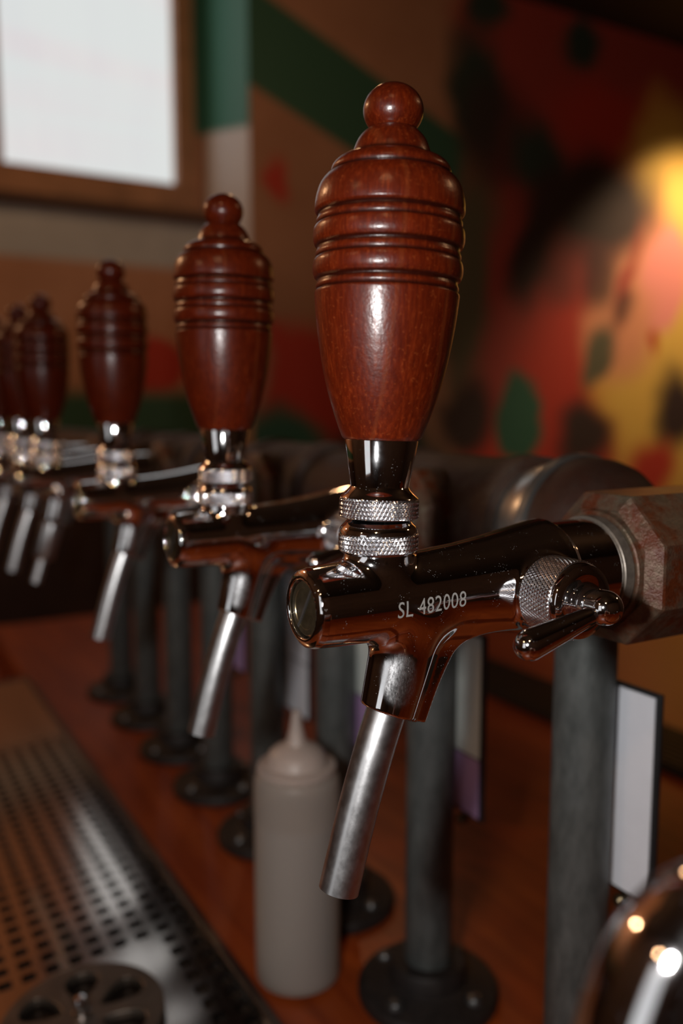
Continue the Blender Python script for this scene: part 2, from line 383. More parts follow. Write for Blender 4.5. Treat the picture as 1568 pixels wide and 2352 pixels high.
FLOORM = plain('dark_floor', (0.06, 0.03, 0.02), 0.6, 0, 0.3, 5)
TRIMM = plain('brown_window_trim', (0.40, 0.21, 0.115), 0.55, 0, 0.2, 12)
WAINM = plain('dark_wainscot', (0.045, 0.022, 0.016), 0.5, 0, 0.3, 6)
XL, XR, YF = -2.6, 4.3, -3.0
box('floor', (XL - WALLT, YF - WALLT, -0.1), (XR + WALLT, YW + WALLT, 0.0), FLOORM, kind='structure')
box('ceiling', (XL - WALLT, YF - WALLT, CEIL), (XR + WALLT, YW + WALLT, CEIL + 0.1), CEILM, kind='structure')
box('wall_right', (XR, YF, 0), (XR + WALLT, YM, CEIL), DWALL, kind='structure')
bm = bmesh.new()
def addbox(bm, lo, hi):
    r = bmesh.ops.create_cube(bm, size=1)
    for v in r['verts']: v.co = Vector([lo[i] + (hi[i] - lo[i]) * (v.co[i] + 0.5) for i in range(3)])
    return r['verts']
LY0, LY1, LZ0, LZ1 = -1.05, -0.15, 0.9, 2.4
addbox(bm, (XL - WALLT, YF, 0), (XL, LY0, CEIL)); addbox(bm, (XL - WALLT, LY1, 0), (XL, YW, CEIL))
addbox(bm, (XL - WALLT, LY0, 0), (XL, LY1, LZ0)); addbox(bm, (XL - WALLT, LY0, LZ1), (XL, LY1, CEIL))
tag(from_bm('wall_left', bm, DWALL), kind='structure')
box('trim_2', (XC + 0.3, YM - 0.5, 3.03), (XR, YM, CEIL), CEILM, kind='structure')   # dark soffit over the mural
box('wall_front', (XL - WALLT, YF - WALLT, 0), (XR + WALLT, YF, CEIL), DWALL, kind='structure')
box('wall_mural', (XC + 0.004, YM, 0), (XR + WALLT, YW + WALLT, CEIL), MURALM, kind='structure')
box('wall_recess', (XC, YM + 0.0005, 0), (XC + 0.004, YW, CEIL), RETM, kind='structure')
# window wall with an opening
WX0, WX1, WZ0, WZ1 = 0.386, 1.000, 2.228, 3.42
bm = bmesh.new()
addbox(bm, (XL, YW, 0), (WX0, YW + WALLT, CEIL)); addbox(bm, (WX1, YW, 0), (XC + 0.004, YW + WALLT, CEIL))
addbox(bm, (WX0, YW, 0), (WX1, YW + WALLT, WZ0)); addbox(bm, (WX0, YW, WZ1), (WX1, YW + WALLT, CEIL))
tag(from_bm('wall_back', bm, WWALL), kind='structure')
win = bpy.data.objects.new('window_1', None); win.location = (0, 0, 0); C.objects.link(win); win['kind'] = 'structure'
box('window_frame', (WX0 - 0.075, YW - 0.035, WZ0), (WX0, YW, WZ1), TRIMM, win, 0.004)
box('window_frame', (WX1, YW - 0.035, WZ0), (WX1 + 0.072, YW, WZ1), TRIMM, win, 0.004)
box('window_frame', (WX0 - 0.075, YW - 0.035, WZ1), (WX1 + 0.072, YW, CEIL - 0.002), TRIMM, win, 0.004)
box('window_frame', (WX0 - 0.075, YW - 0.035, WZ0 - 0.095), (WX1 + 0.072, YW, WZ0), TRIMM, win, 0.004)
box('window_sill', (-0.6, YW - 0.06, WZ0 - 0.125), (XC, YW, WZ0 - 0.097), plain('dark_brown_sill', (0.10, 0.045, 0.022), 0.5), win, 0.004)
# daylit frosted pane
PANEM, t, b = new_mat('frosted_daylit_pane')
pn = noise(t, coords(t, (9, 1, 1.2)), 1.0, 2); pz = noise(t, coords(t, (0.6, 1, 7)), 1.0, 1)
pc = mix(t, maprange(t, pz, 0.4, 0.6, 0, 0.7), ramp(t, pn, [(0.3, (0.86, 0.82, 0.85)), (0.7, (0.92, 0.91, 0.90))]), (0.86, 0.93, 0.92))
t.links.new(pc, b.inputs['Emission Color']); b.inputs['Emission Strength'].default_value = 0.80
b.inputs['Base Color'].default_value = (0.1, 0.1, 0.1, 1); b.inputs['Roughness'].default_value = 0.6
box('window_pane', (WX0, YW + 0.015, WZ0), (WX1, YW + 0.021, WZ1), PANEM, win)
added_win = bpy.data.objects.new('added_window', None); C.objects.link(added_win); added_win['kind'] = 'structure'  # unseen window, added for its bright reflections in the chrome taps
for lo, hi in (((LY0 - 0.07, LZ0 - 0.07), (LY1 + 0.07, LZ0)), ((LY0 - 0.07, LZ1), (LY1 + 0.07, LZ1 + 0.07)), ((LY0 - 0.07, LZ0), (LY0, LZ1)), ((LY1, LZ0), (LY1 + 0.07, LZ1))):
    box('window_frame', (XL, lo[0], lo[1]), (XL + 0.03, hi[0], hi[1]), TRIMM, added_win, 0.004)
box('window_pane', (XL - 0.066, LY0, LZ0), (XL - 0.06, LY1, LZ1), PANEM, added_win)
box('trim_1', (XL, YW - 0.03, 0), (XC, YW, 1.23), WAINM, kind='structure')      # dark wainscot under the window

# ---------------------------------------------------------------- bar, mat, tray
bar = empty('bar_counter', (0.4, 0.4, 0), 'orange-brown wooden bar counter that the pipes and drip tray stand on', 'counter')
def at(o, base):   # keep world placement of a part under an empty
    o.location = -Vector(base); return o
bl = bar.location.copy()
top = at(box('countertop', (0.0625, -0.75, 0.955), (1.22, 1.42, 1.0), BAR, bar, 0.004), bl)
at(box('front_panel', (0.0640, -0.70, 0.0), (1.10, 1.36, 0.955), WAINM, bar), bl)
led = empty('service_counter', (-0.22, 0.4, 0), 'lower wooden work ledge under the drip tray on the bartender side', 'counter')
ll = led.location.copy()
at(box('ledge_top', (-0.50, -0.75, 0.915), (0.0615, 1.42, 0.960), BAR, led, 0.004), ll)
at(box('cabinet_panel', (-0.42, -0.70, 0.0), (0.0610, 1.36, 0.915), WAINM, led), ll)
mt = empty('bar_mat', (0.655, 0.55, 1.0), 'black rubber mat strip lying along the wooden bar behind the label cards', 'mat')
bm = bmesh.new(); addbox(bm, (-0.055, -0.85, 0.0), (0.055, 0.85, 0.008)); bmesh.ops.bevel(bm, geom=list(bm.edges), offset=0.003, segments=2, affect='EDGES')
from_bm('rubber_base', bm, BLACKP, mt, True)
bm = bmesh.new()
for i in range(9):
    x = -0.044 + i * 0.011; addbox(bm, (x - 0.002, -0.84, 0.008), (x + 0.002, 0.84, 0.011))
o = from_bm('rib', bm, BLACKP, mt); o['kind'] = 'stuff'

TX0, TX1, TY0, TY1 = -0.265, 0.0610, 0.120, 1.030
TILT = math.radians(4.0); TZ = 0.0        # tilt towards the bartender, set so the window reflects in the steel
RC = (-0.0440, 0.2750)
TB = Vector((TX0, TY0, 1.0125 - (TX1 - TX0) * math.sin(TILT)))
tray = empty('drip_tray', TB, 'long stainless steel drip tray with square holes lying on the bar', 'drip tray')
tray.rotation_euler = (0, -TILT, 0)
tl = Vector((TX0, TY0, 0))
pitch, hs = 0.016, 0.0047
def perforated():
    xs = []; x = 0.0475
    while x > TX0 + 0.014: xs.append(x); x -= pitch
    xs = xs[::-1]
    ys = []; y = 0.2490
    while y > TY0 + 0.012: y -= pitch
    y += pitch
    while y < 0.765: ys.append(y); y += pitch
    gx = [TX0 + 0.004] + [v for c_ in xs for v in (c_ - hs, c_ + hs)] + [TX1 - 0.0055]
    gy = [TY0 + 0.004] + [v for c_ in ys for v in (c_ - hs, c_ + hs)] + [0.775]
    nx, ny = len(gx), len(gy)
    def hole(i, j):
        if i % 2 == 0 or j % 2 == 0: return False
        cx, cy = (gx[i] + gx[i + 1]) / 2, (gy[j] + gy[j + 1]) / 2
        return not (abs(cx - RC[0]) < 0.066 and abs(cy - RC[1]) < 0.070)
    V = [(gx[i], gy[j], TZ) for j in range(ny) for i in range(nx)] + [(gx[i], gy[j], TZ - 0.0012) for j in range(ny) for i in range(nx)]
    B = nx * ny; Fc = []
    solid = lambda i, j: 0 <= i < nx - 1 and 0 <= j < ny - 1 and not hole(i, j)
    for j in range(ny - 1):
        for i in range(nx - 1):
            if hole(i, j): continue
            a, b_, c_, d = j * nx + i, j * nx + i + 1, (j + 1) * nx + i + 1, (j + 1) * nx + i
            Fc += [(a, b_, c_, d), (a + B, d + B, c_ + B, b_ + B)]
            if not solid(i, j - 1): Fc.append((a, a + B, b_ + B, b_))
            if not solid(i + 1, j): Fc.append((b_, b_ + B, c_ + B, c_))
            if not solid(i, j + 1): Fc.append((c_, c_ + B, d + B, d))
            if not solid(i - 1, j): Fc.append((d, d + B, a + B, a))
    return V, Fc
V, Fc = perforated()
at(mesh_obj('perforated_sheet', V, Fc, TRAYM, tray, False), tl)
at(box('end_plate', (TX0 + 0.004, 0.778, TZ - 0.0012), (TX1 - 0.0055, TY1 - 0.004, TZ), TRAYM, tray), tl)
PANM = plain('tray_pan_dark', (0.035, 0.03, 0.027), 0.45, 0.6, 0.3, 30)
at(box('pan', (TX0, TY0, -0.016), (TX1, TY1, -0.0148), PANM, tray), tl)
RIMM = plain('tray_rim_dark_steel', (0.16, 0.14, 0.13), 0.3, 0.95, 0.2, 40)
for lo, hi in (((TX1 - 0.005, TY0, -0.0148), (TX1, TY1, TZ + 0.0012)), ((TX0, TY0, -0.0148), (TX0 + 0.004, TY1, TZ + 0.0012)), ((TX0 + 0.004, TY1 - 0.004, -0.0148), (TX1 - 0.005, TY1, TZ + 0.0012)), ((TX0 + 0.004, TY0, -0.0148), (TX1 - 0.005, TY0 + 0.004, TZ + 0.0012))):
    at(box('rim', lo, hi, RIMM, tray, 0.0005), tl)
for xx in (TX0 + 0.02, TX1 - 0.02):
    fz = TB.z - 0.016 + (xx - TX0) * math.sin(TILT)
    for yy in (0.16, 0.58, 0.99):
        lathe('foot', [(-(fz - 0.9606), 0.006), (0.0, 0.007)], BLACKP, tray, 20, (xx - TX0, yy - TY0, -0.0160), (0, 0, 1))

# glass rinser sitting on the plain plate of the tray
rin = empty('glass_rinser', TB + Matrix.Rotation(-TILT, 3, 'Y') @ Vector((RC[0] - TX0, RC[1] - TY0, TZ)), 'round spoked glass rinser with chrome nozzle on the drip tray', 'rinser')
rin.rotation_euler = (0, -TILT, 0)
cu = bpy.data.curves.new('rinser_ring', 'CURVE'); cu.dimensions = '2D'; cu.fill_mode = 'BOTH'; cu.extrude = 0.0022; cu.bevel_depth = 0.0008; cu.bevel_resolution = 2
def ring_pts(pts):
    s = cu.splines.new('POLY'); s.points.add(len(pts) - 1)
    for p, q in zip(s.points, pts): p.co = (q[0], q[1], 0, 1)
    s.use_cyclic_u = True
ring_pts([(0.0505 * math.cos(2 * PI * k / 96), 0.0505 * math.sin(2 * PI * k / 96)) for k in range(96)])
for s_ in range(6):
    a0 = 2 * PI * (s_ + 0.28) / 6; pts = []
    for k in range(40):      # rounded triangle, wide towards the rim
        q = 2 * PI * k / 40; rr = 0.0285 + 0.0150 * math.cos(q); ww = 0.0140 * math.sin(q) * (0.74 + 0.36 * math.cos(q))
        pts.append((rr * math.cos(a0) - ww * math.sin(a0), rr * math.sin(a0) + ww * math.cos(a0)))
    ring_pts(pts)
ring_pts([(0.0065 * math.cos(2 * PI * k / 32), 0.0065 * math.sin(2 * PI * k / 32)) for k in range(32)])
co = bpy.data.objects.new('rinser_ring_curve', cu); C.objects.link(co); bpy.context.view_layer.update()
me = bpy.data.meshes.new_from_object(co.evaluated_get(bpy.context.evaluated_depsgraph_get())); bpy.data.objects.remove(co)
me.materials.clear(); me.materials.append(plain('rinser_grey', (0.14, 0.115, 0.095), 0.38, 0.75, 0.2, 60))
o = link(bpy.data.objects.new('spoked_ring', me), rin); o.location = (0, 0, 0.0050)
lathe('dish', [(0.0002, 0.0490), (0.0026, 0.0490), (0.0026, 0.0475), (0.0008, 0.0460), (0.0010, 0.002)], plain('rinser_dish', (0.035, 0.025, 0.02), 0.3, 0.7, 0.3, 60), rin, 72, caps=False)
lathe('nozzle', [(0.001, 0.0058), (0.012, 0.0058), (0.013, 0.0044), (0.0185, 0.0042), (0.0205, 0.0032), (0.0208, 0.0005)], CHROME, rin, 32)

# ---------------------------------------------------------------- faucet body as a smooth blended solid
MM = 0.001
PX = [-29.6, -28.6, -26.5, -24, -18, -8, 4, 20, 33, 46, 58, 66, 71.5, 74.2, 75.0, 76.5, 98.0]
PR = [12.0, 12.9, 13.5, 13.7, 14.0, 14.3, 14.6, 15.3, 16.4, 18.0, 19.9, 21.2, 22.1, 22.3, 21.6, 20.7, 20.7]
AX = 0.0109
def smin(a, b, k):
    h = np.clip(0.5 + 0.5 * (b - a) / k, 0, 1); return b * (1 - h) + a * h - k * h * (1 - h)
def smax(a, b, k): return -smin(-a, -b, k)
def sd_poly(x, z, P):
    P = np.array(P, float); d = np.full(x.shape, 1e9); s = np.ones(x.shape)
    for i in range(len(P)):
        a, b = P[i], P[i - 1]; ex, ez = b - a; wx, wz = x - a[0], z - a[1]
        h = np.clip((wx * ex + wz * ez) / (ex * ex + ez * ez), 0, 1)
        d = np.minimum(d, (wx - ex * h) ** 2 + (wz - ez * h) ** 2)
        c1 = z >= a[1]; c2 = z < b[1]; c3 = ex * wz > ez * wx
        s = np.where((c1 & c2 & c3) | (~c1 & ~c2 & ~c3), -s, s)
    return s * np.sqrt(d)
PLATE = catmull([(58, -8), (46, -11.5), (38.5, -14.2), (32.5, -18.6), (27.5, -25.5), (22.5, -34.5), (17.2, -46.8)], 5) + [(8, -46.0), (6, -24), (8, -6), (58, 2)]
ND = np.array([0.270, 0.0, 0.963])          # neck direction, pointing up
NB = np.array([4.1, 0.0, -41.0])            # centre of the neck's lower rim
def sdf(x, y, z):
    zc = z - AX * x
    # horizontal body of revolution
    r = np.interp(x, PX, PR); q = np.sqrt(y * y + zc * zc) - r
    body = smax(smax(q * 0.96, -29.8 - x, 1.6), x - 97.5, 0.8)
    # angled neck
    dx, dz = x - NB[0], z - NB[2]; h = dx * ND[0] + dz * ND[2]
    px_, pz_ = dx - h * ND[0], dz - h * ND[2]; q = np.sqrt(px_ ** 2 + y * y + pz_ ** 2) - (9.9 + 0.075 * h)
    hb = dx * 0.355 + dz * 0.935
    neck = smax(smax(q, -hb, 1.0), h - 34, 4.0)
    # flat web behind the neck
    p2 = sd_poly(x, z, PLATE)
    plate = smax(smax(p2, np.abs(y) - 5.6, 2.2), -(hb + 0.3), 1.0)
    web = smin(neck, plate, 2.2)
    k = 8.0
    d = smin(body, web, k)
    # bonnet below the collars
    q = np.sqrt(x * x + y * y) - 11.9
    bon = smax(smax(q, z - 16.6, 0.6), -z, 2.0)
    d = smin(d, bon, 3.2)
    # boss of the flow control on the near side
    q = np.sqrt((x - 61.0) ** 2 + (z + 1.2) ** 2) - 13.8
    boss = smax(smax(q, -18.6 - y, 0.8), y, 2.0)
    d = smin(d, boss, 2.2)
    # recess in the front end
    q = np.sqrt(y * y + zc * zc) - 9.6
    rec = smax(q, x + 27.0, 0.3)
    d = smax(d, -rec, 0.7)
    # bore of the neck
    q = np.sqrt(px_ ** 2 + y * y + pz_ ** 2) - 7.6
    d = smax(d, -smax(q, h - 5, 0.4), 0.5)
    return d
def grad(P, e=0.02):
    x, y, z = P.T
    g = np.stack([sdf(x + e, y, z) - sdf(x - e, y, z), sdf(x, y + e, z) - sdf(x, y - e, z), sdf(x, y, z + e) - sdf(x, y, z - e)], 1) / (2 * e)
    return g
def surface_nets(lo, hi, h):
    n = [int((hi[i] - lo[i]) / h) + 1 for i in range(3)]
    ax = [lo[i] + h * np.arange(n[i]) for i in range(3)]
    G = sdf(*np.meshgrid(*ax, indexing='ij')); s = G < 0
    acc = np.zeros((n[0] - 1, n[1] - 1, n[2] - 1, 3)); cnt = np.zeros(acc.shape[:3])
    base = np.stack(np.meshgrid(*[np.arange(m - 1) for m in n], indexing='ij'), -1).astype(float)
    sl = lambda o: tuple(slice(o[i], o[i] + n[i] - 1) for i in range(3))
    for d in range(3):
        o1, o2 = [q for q in range(3) if q != d]
        for a in (0, 1):
            for b_ in (0, 1):
                off = [0, 0, 0]; off[o1] = a; off[o2] = b_; off2 = list(off); off2[d] = 1
                g0, g1 = G[sl(off)], G[sl(off2)]; m = (g0 < 0) != (g1 < 0)
                tt = np.where(m, g0 / np.where(m, g0 - g1, 1), 0)
                p = np.zeros(acc.shape); p[..., o1] = a; p[..., o2] = b_; p[..., d] = tt
                acc += np.where(m[..., None], p, 0); cnt += m
    act = cnt > 0; idx = -np.ones(act.shape, int); idx[act] = np.arange(act.sum())
    P = (base[act] + acc[act] / cnt[act][:, None]) * h + np.array(lo)
    F_ = []
    for d in range(3):
        o1, o2 = (d + 1) % 3, (d + 2) % 3
        a = [slice(1, n[i] - 1) for i in range(3)]; a[d] = slice(0, n[d] - 1)
        b_ = list(a); b_[d] = slice(1, n[d])
        s0, s1 = s[tuple(a)], s[tuple(b_)]; m = s0 != s1
        I = np.argwhere(m)
        for q in range(3):
            I[:, q] += 0 if q == d else 1
        def cell(da, db):
            J = I.copy(); J[:, o1] += da; J[:, o2] += db; return idx[J[:, 0], J[:, 1], J[:, 2]]
        Q = np.stack([cell(-1, -1), cell(0, -1), cell(0, 0), cell(-1, 0)], 1)
        fl_ = ~s0[m]
        Q[fl_] = Q[fl_][:, ::-1]
        F_.append(Q)
    F_ = np.concatenate(F_)
    for _ in range(4):
        dd = sdf(*P.T); g = grad(P); P = P - g * (dd / np.maximum((g * g).sum(1), 0.2))[:, None] * 0.8
    g = grad(P, 0.05); g /= np.linalg.norm(g, axis=1)[:, None]
    return P, F_, g
P, Fq, NRM = surface_nets((-33, -24.5, -50), (100, 24.5, 24), 0.75)
me = bpy.data.meshes.new('faucet_body')
me.vertices.add(len(P)); me.vertices.foreach_set('co', (P * MM).astype(np.float32).ravel())
me.loops.add(len(Fq) * 4); me.loops.foreach_set('vertex_index', Fq.astype(np.int32).ravel())
me.polygons.add(len(Fq)); me.polygons.foreach_set('loop_start', np.arange(0, len(Fq) * 4, 4, dtype=np.int32))
me.update(calc_edges=True); me.validate()
me.polygons.foreach_set('use_smooth', [True] * len(me.polygons))
me.normals_split_custom_set_from_vertices([tuple(v) for v in NRM])
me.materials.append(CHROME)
BODY_ME = me

# ---------------------------------------------------------------- one tap
GROUP = 'beer taps in a row along the pipe'
FZ = 1.3295
def mm(prof): return [(h * MM, r * MM) for h, r in prof]
def arc(cz, r, a0, a1, n):
    return [(cz + r * math.cos(math.radians(a0 + (a1 - a0) * i / n)), r * math.sin(math.radians(a0 + (a1 - a0) * i / n))) for i in range(n + 1)]
def handle_profile():
    p = [(169.9, 0.3)] + [(161.4 + (h - 161.4) * 0.87, r) for h, r in arc(161.4, 9.84, 4, 133, 22)]
    p += catmull([(155.6, 7.2), (154.9, 8.6), (152.5, 10.9), (149.5, 12.3), (147.0, 13.0)], 4)
    p += [(146.7, 13.15), (146.6, 13.5)]
    p += catmull([(146.4, 14.4), (145.2, 17.4), (143.6, 19.1), (142.2, 19.65), (141.2, 19.55)], 4)
    p += [(140.95, 19.35), (140.85, 19.3)]
    p += catmull([(140.8, 19.6), (139.7, 21.4), (137.2, 23.2), (134.0, 24.25), (131.0, 24.7), (128.9, 24.7)], 5)
    p += catmull([(128.5, 24.5), (128.0, 24.0), (127.5, 23.45), (126.7, 23.65), (125.7, 24.05), (124.8, 24.05)], 3)
    p += catmull([(124.3, 23.8), (123.95, 24.25), (123.5, 24.60), (122.4, 24.92), (120.6, 25.05), (119.2, 24.92), (118.3, 24.62)], 3)
    p += catmull([(117.9, 24.45), (117.4, 23.75), (116.8, 23.50), (115.9, 23.75), (115.0, 24.05), (114.1, 24.0)], 3)
    p += catmull([(113.7, 23.75), (113.3, 24.2), (112.8, 24.50), (111.8, 24.80), (110.1, 24.90), (108.7, 24.72), (107.8, 24.40)], 3)
    p += catmull([(107.4, 24.25), (106.9, 23.55), (106.3, 23.20), (105.5, 23.45), (104.6, 23.70), (103.8, 23.55)], 3)
    p += catmull([(103.4, 23.35), (103.1, 23.7), (102.5, 24.05), (101.0, 24.0), (94, 23.3), (85.5, 22.05), (77, 20.4), (69.5, 18.5), (63.5, 16.55), (58.5, 14.75), (55.6, 13.55)], 5)
    p += [(55.0, 13.2), (54.6, 12.6), (54.55, 11.0)]
    return mm(p)
def build_tap():
    T = empty('beer_tap', (0, 0, FZ), '', 'beer tap', GROUP)
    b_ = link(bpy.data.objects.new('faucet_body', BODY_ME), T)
    # front screw plug with slot
    zf = -26.6 * AX * MM
    plug = lathe('end_plug', mm([(-27.1, 9.0), (-28.3, 9.0), (-28.6, 8.6), (-28.6, 7.0), (-28.3, 6.8), (-28.3, 0.2)]), BRASS, T, 64, (0, 0, zf), (1, 0, 0), 30)
    bm = bmesh.new(); vs = addbox(bm, (-28.75 * MM, -0.5 * MM, -8.3 * MM), (-28.0 * MM, 0.5 * MM, 8.3 * MM))
    bmesh.ops.rotate(bm, verts=vs, cent=(0, 0, 0), matrix=Matrix.Rotation(math.radians(34), 3, 'X'))
    o = from_bm('slot', bm, DARK, plug); o.location = (0, 0, zf); tag(o, 'dark screwdriver slot across the plug')
    # outlet tube
    path = catmull([(6.3, -33.5), (3.9, -40.0), (0.0, -50.2), (-3.45, -60.2), (-6.8, -70.5), (-9.8, -80.6), (-12.8, -91.5), (-15.7, -102.0)], 5)
    tube('spout', [(x * MM, 0, z * MM) for x, z in path], 7.1 * MM, STEEL, T, 64, 0.9 * MM)
    # fixed collar
    lathe('bonnet_nut', mm([(28.0, 7.0), (27.0, 11.2), (26.2, 11.9), (25.5, 12.7), (24.4, 13.3), (23.2, 13.55), (22.9, 13.2), (17.0, 13.2), (16.7, 12.9), (16.3, 12.2)]), CHROME, T, 96)
    knurl('knurled_ring', 13.68 * MM, 17.1 * MM, 23.0 * MM, KNURL, T)
    # handle side, leaning a touch
    pv = Vector((0, 0, 0.0272)); hp = bpy.data.objects.new('handle', None)
    hp.location = pv; hp.empty_display_size = 0.01; link(hp, T)
    lathe('ferrule', mm([(27.6 - 27.2, 11.5), (28.2 - 27.2, 13.0), (28.4 - 27.2, 13.05), (34.6 - 27.2, 13.05), (35.0 - 27.2, 13.4), (35.3 - 27.2, 13.3), (36.6 - 27.2, 11.9), (37.9 - 27.2, 10.5), (38.8 - 27.2, 10.0), (40.0 - 27.2, 10.15), (54.2 - 27.2, 12.45), (54.6 - 27.2, 12.3)]), CHROME, hp, 96)
    knurl('knurled_grip', 13.6 * MM, (28.25 - 27.2) * MM, (34.8 - 27.2) * MM, KNURL, hp)
    hpf = handle_profile()
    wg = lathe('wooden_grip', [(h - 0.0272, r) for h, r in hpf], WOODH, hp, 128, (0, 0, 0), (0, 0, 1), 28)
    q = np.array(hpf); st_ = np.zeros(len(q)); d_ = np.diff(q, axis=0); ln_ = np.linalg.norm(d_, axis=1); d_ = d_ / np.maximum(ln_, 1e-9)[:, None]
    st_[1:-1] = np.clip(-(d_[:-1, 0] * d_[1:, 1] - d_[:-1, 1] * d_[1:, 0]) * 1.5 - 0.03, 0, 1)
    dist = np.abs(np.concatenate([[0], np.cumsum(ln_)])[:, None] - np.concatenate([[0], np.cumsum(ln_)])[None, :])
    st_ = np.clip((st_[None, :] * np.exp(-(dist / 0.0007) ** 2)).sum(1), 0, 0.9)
    an = wg.data.attributes.new('groove_dark', 'FLOAT', 'POINT'); an.data.foreach_set('value', np.repeat(st_, 128).astype(np.float32))
    hp.rotation_euler = (0, 0, 0)
    # flow control
    D0 = (61.0 * MM, 0, -1.2 * MM); ay = (0, -1, 0)
    kn = knurl('flow_control_knob', 14.1 * MM, 18.6 * MM, 33.2 * MM, KNURL, T, D0, ay, 62, 0.0003, 0.00120)
    cap = lathe('knob_cap', mm([(33.0, 13.6), (34.4, 13.6), (35.6, 13.0), (36.3, 11.6), (36.6, 9.6), (36.0, 8.2), (36.0, 6.4), (38.0, 6.1), (38.2, 5.6), (38.4, 5.5)]), CHROME, T, 80, D0, ay)
    st = [(38.4, 5.7), (38.6, 6.0), (45.5, 6.0)] + [(45.5 + 6.0 * math.sin(a), 6.0 * math.cos(a)) for a in [PI / 2 * i / 12 for i in range(1, 12)]] + [(51.49, 0.1)]
    lathe('lever_hub', mm(st), CHROME, T, 64, D0, ay)
    a = Vector((60.0, -45.2, -2.0)); e = Vector((27.8, -45.6, -9.4)); d = (e - a); L = d.length; d.normalize()
    lv = [(1.0, 2.2), (4.5, 2.5), (6.2, 3.1), (10, 3.4), (20, 4.25), (L, 5.1)] + [(L + 5.1 * math.sin(q), 5.1 * math.cos(q)) for q in [PI / 2 * i / 12 for i in range(1, 12)]] + [(L + 5.09, 0.05)]
    lathe('lever', mm(lv), CHROME, T, 64, a * MM, d)
    # zinc washer between the faucet and the pipe bushing
    lathe('washer', mm([(97.3, 21.2), (97.6, 21.6), (101.9, 21.8), (102.3, 21.4)]), WASHER, T, 96, (0, 0, 100 * AX * MM), (1, 0, 0))
    return T
tap = build_tap()
# engraved number on the first tap
def engrave(parent, text, x0, z0, size, slope):
    fc = bpy.data.curves.new('serial_number', 'FONT'); fc.body = text; fc.size = size; fc.space_character = 1.06; fc.resolution_u = 4
    o = bpy.data.objects.new('txt', fc); C.objects.link(o); bpy.context.view_layer.update()
    me = bpy.data.meshes.new_from_object(o.evaluated_get(bpy.context.evaluated_depsgraph_get())); bpy.data.objects.remove(o)
    bm = bmesh.new(); bm.from_mesh(me)
    bmesh.ops.triangulate(bm, faces=bm.faces)
    for _ in range(3):
        long = [e_ for e_ in bm.edges if e_.calc_length() > 0.5]
        if not long: break
        bmesh.ops.subdivide_edges(bm, edges=long, cuts=1); bmesh.ops.triangulate(bm, faces=bm.faces)
    co = np.array([v.co[:] for v in bm.verts]); x = x0 + co[:, 0]; z = z0 + co[:, 1] * 1.28 + slope * co[:, 0]; y = np.full(x.shape, -30.0)
    for _ in range(60): y = y + np.maximum(sdf(x, y, z), 0) * 0.9
    for v, a, b_, c_ in zip(bm.verts, x, y, z): v.co = (a * MM, (b_ - 0.05) * MM, c_ * MM)
    me2 = bpy.data.meshes.new('serial_number'); bm.to_mesh(me2); bm.free(); me2.materials.append(ENGR)
    return link(bpy.data.objects.new('serial_number', me2), parent)

TAPS = [  # x, y, lean in degrees, label
    (0.0, 0.0, 0.85, 'sharp dark wooden beer tap with chrome faucet engraved SL 482008, nearest to the viewer'),
    (0.0119, 0.1640, 0.2, 'slightly blurred wooden beer tap standing right behind the engraved one'),
    (0.0165, 0.3800, 0.0, 'blurred wooden beer tap, third along the row counting from the engraved one'),
    (0.0112, 0.5990, 0.0, 'blurred wooden beer tap whose spout wears a thick steel sleeve'),
    (0.0079, 0.6950, 0.0, 'very blurred wooden beer tap half hidden behind the sleeved one'),
    (0.0074, 0.8400, 0.0, 'wooden beer tap farthest along the row, cut by the left picture edge'),
]
taps = []
for i, (x, y, lean, lab) in enumerate(TAPS):
    t_ = tap if i == 0 else copy_tree(tap)
    t_.location = (x, y, FZ); t_['label'] = lab
    taps.append(t_)
for t_, (x, y, lean, lab) in zip(taps, TAPS):
    for ch in t_.children:
        if ch.name.split('.')[0] == 'handle': ch.rotation_euler = (0, math.radians(lean * 2.5), 0)
tag(engrave(tap, 'SL 482008', -1.4, -4.0, 6.15, 0.055), 'grey engraved lettering SL 482008')
# the sleeved spout of the fourth tap
for ch in list(taps[3].children):
    if ch.name.split('.')[0] == 'spout': bpy.data.objects.remove(ch)
ax4 = Vector((-0.30, 0, -0.954)).normalized()
lathe('spout_sleeve', mm([(2, 9.0), (3, 10.4), (34, 10.4), (36, 9.0), (37, 6.0), (38, 5.2)]), STEEL, taps[3], 48, (3.9 * MM, 0, -41 * MM), ax4)
lathe('spout', mm([(37.5, 5.2), (60, 5.2), (60.5, 4.8)]), STEEL, taps[3], 40, (3.9 * MM, 0, -41 * MM), ax4)

# ---------------------------------------------------------------- pipe manifold with octagonal bushings
MX, MZ, MR = 0.168, 1.3307, 0.0325
man = empty('pipe_manifold', (MX, -0.25, MZ), 'rusty horizontal iron pipe with octagonal fittings that carries the row of taps', 'pipe')
ml = man.location.copy()
tees = [t_.location.y for t_ in taps]
def put(o): return at(o, ml)
segs = []
HALF = [0.070, 0.062, 0.055, 0.044, 0.044, 0.05]
prev = None
for y, hf in zip(tees, HALF):
    if prev is not None and y - hf > prev: segs.append((prev, y - hf + 0.012))
    prev = y + hf - 0.012
segs.append((prev, 1.25))
for a, b_ in segs: put(lathe('pipe_length', [(a, MR - 0.001), (a + 0.002, MR), (b_ - 0.002, MR), (b_, MR - 0.001)], RUSTP, man, 64, (MX, 0, MZ), (0, 1, 0)))
STEELRING = plain('worn_steel_collar', (0.34, 0.34, 0.33), 0.32, 0.9, 0.2, 60)
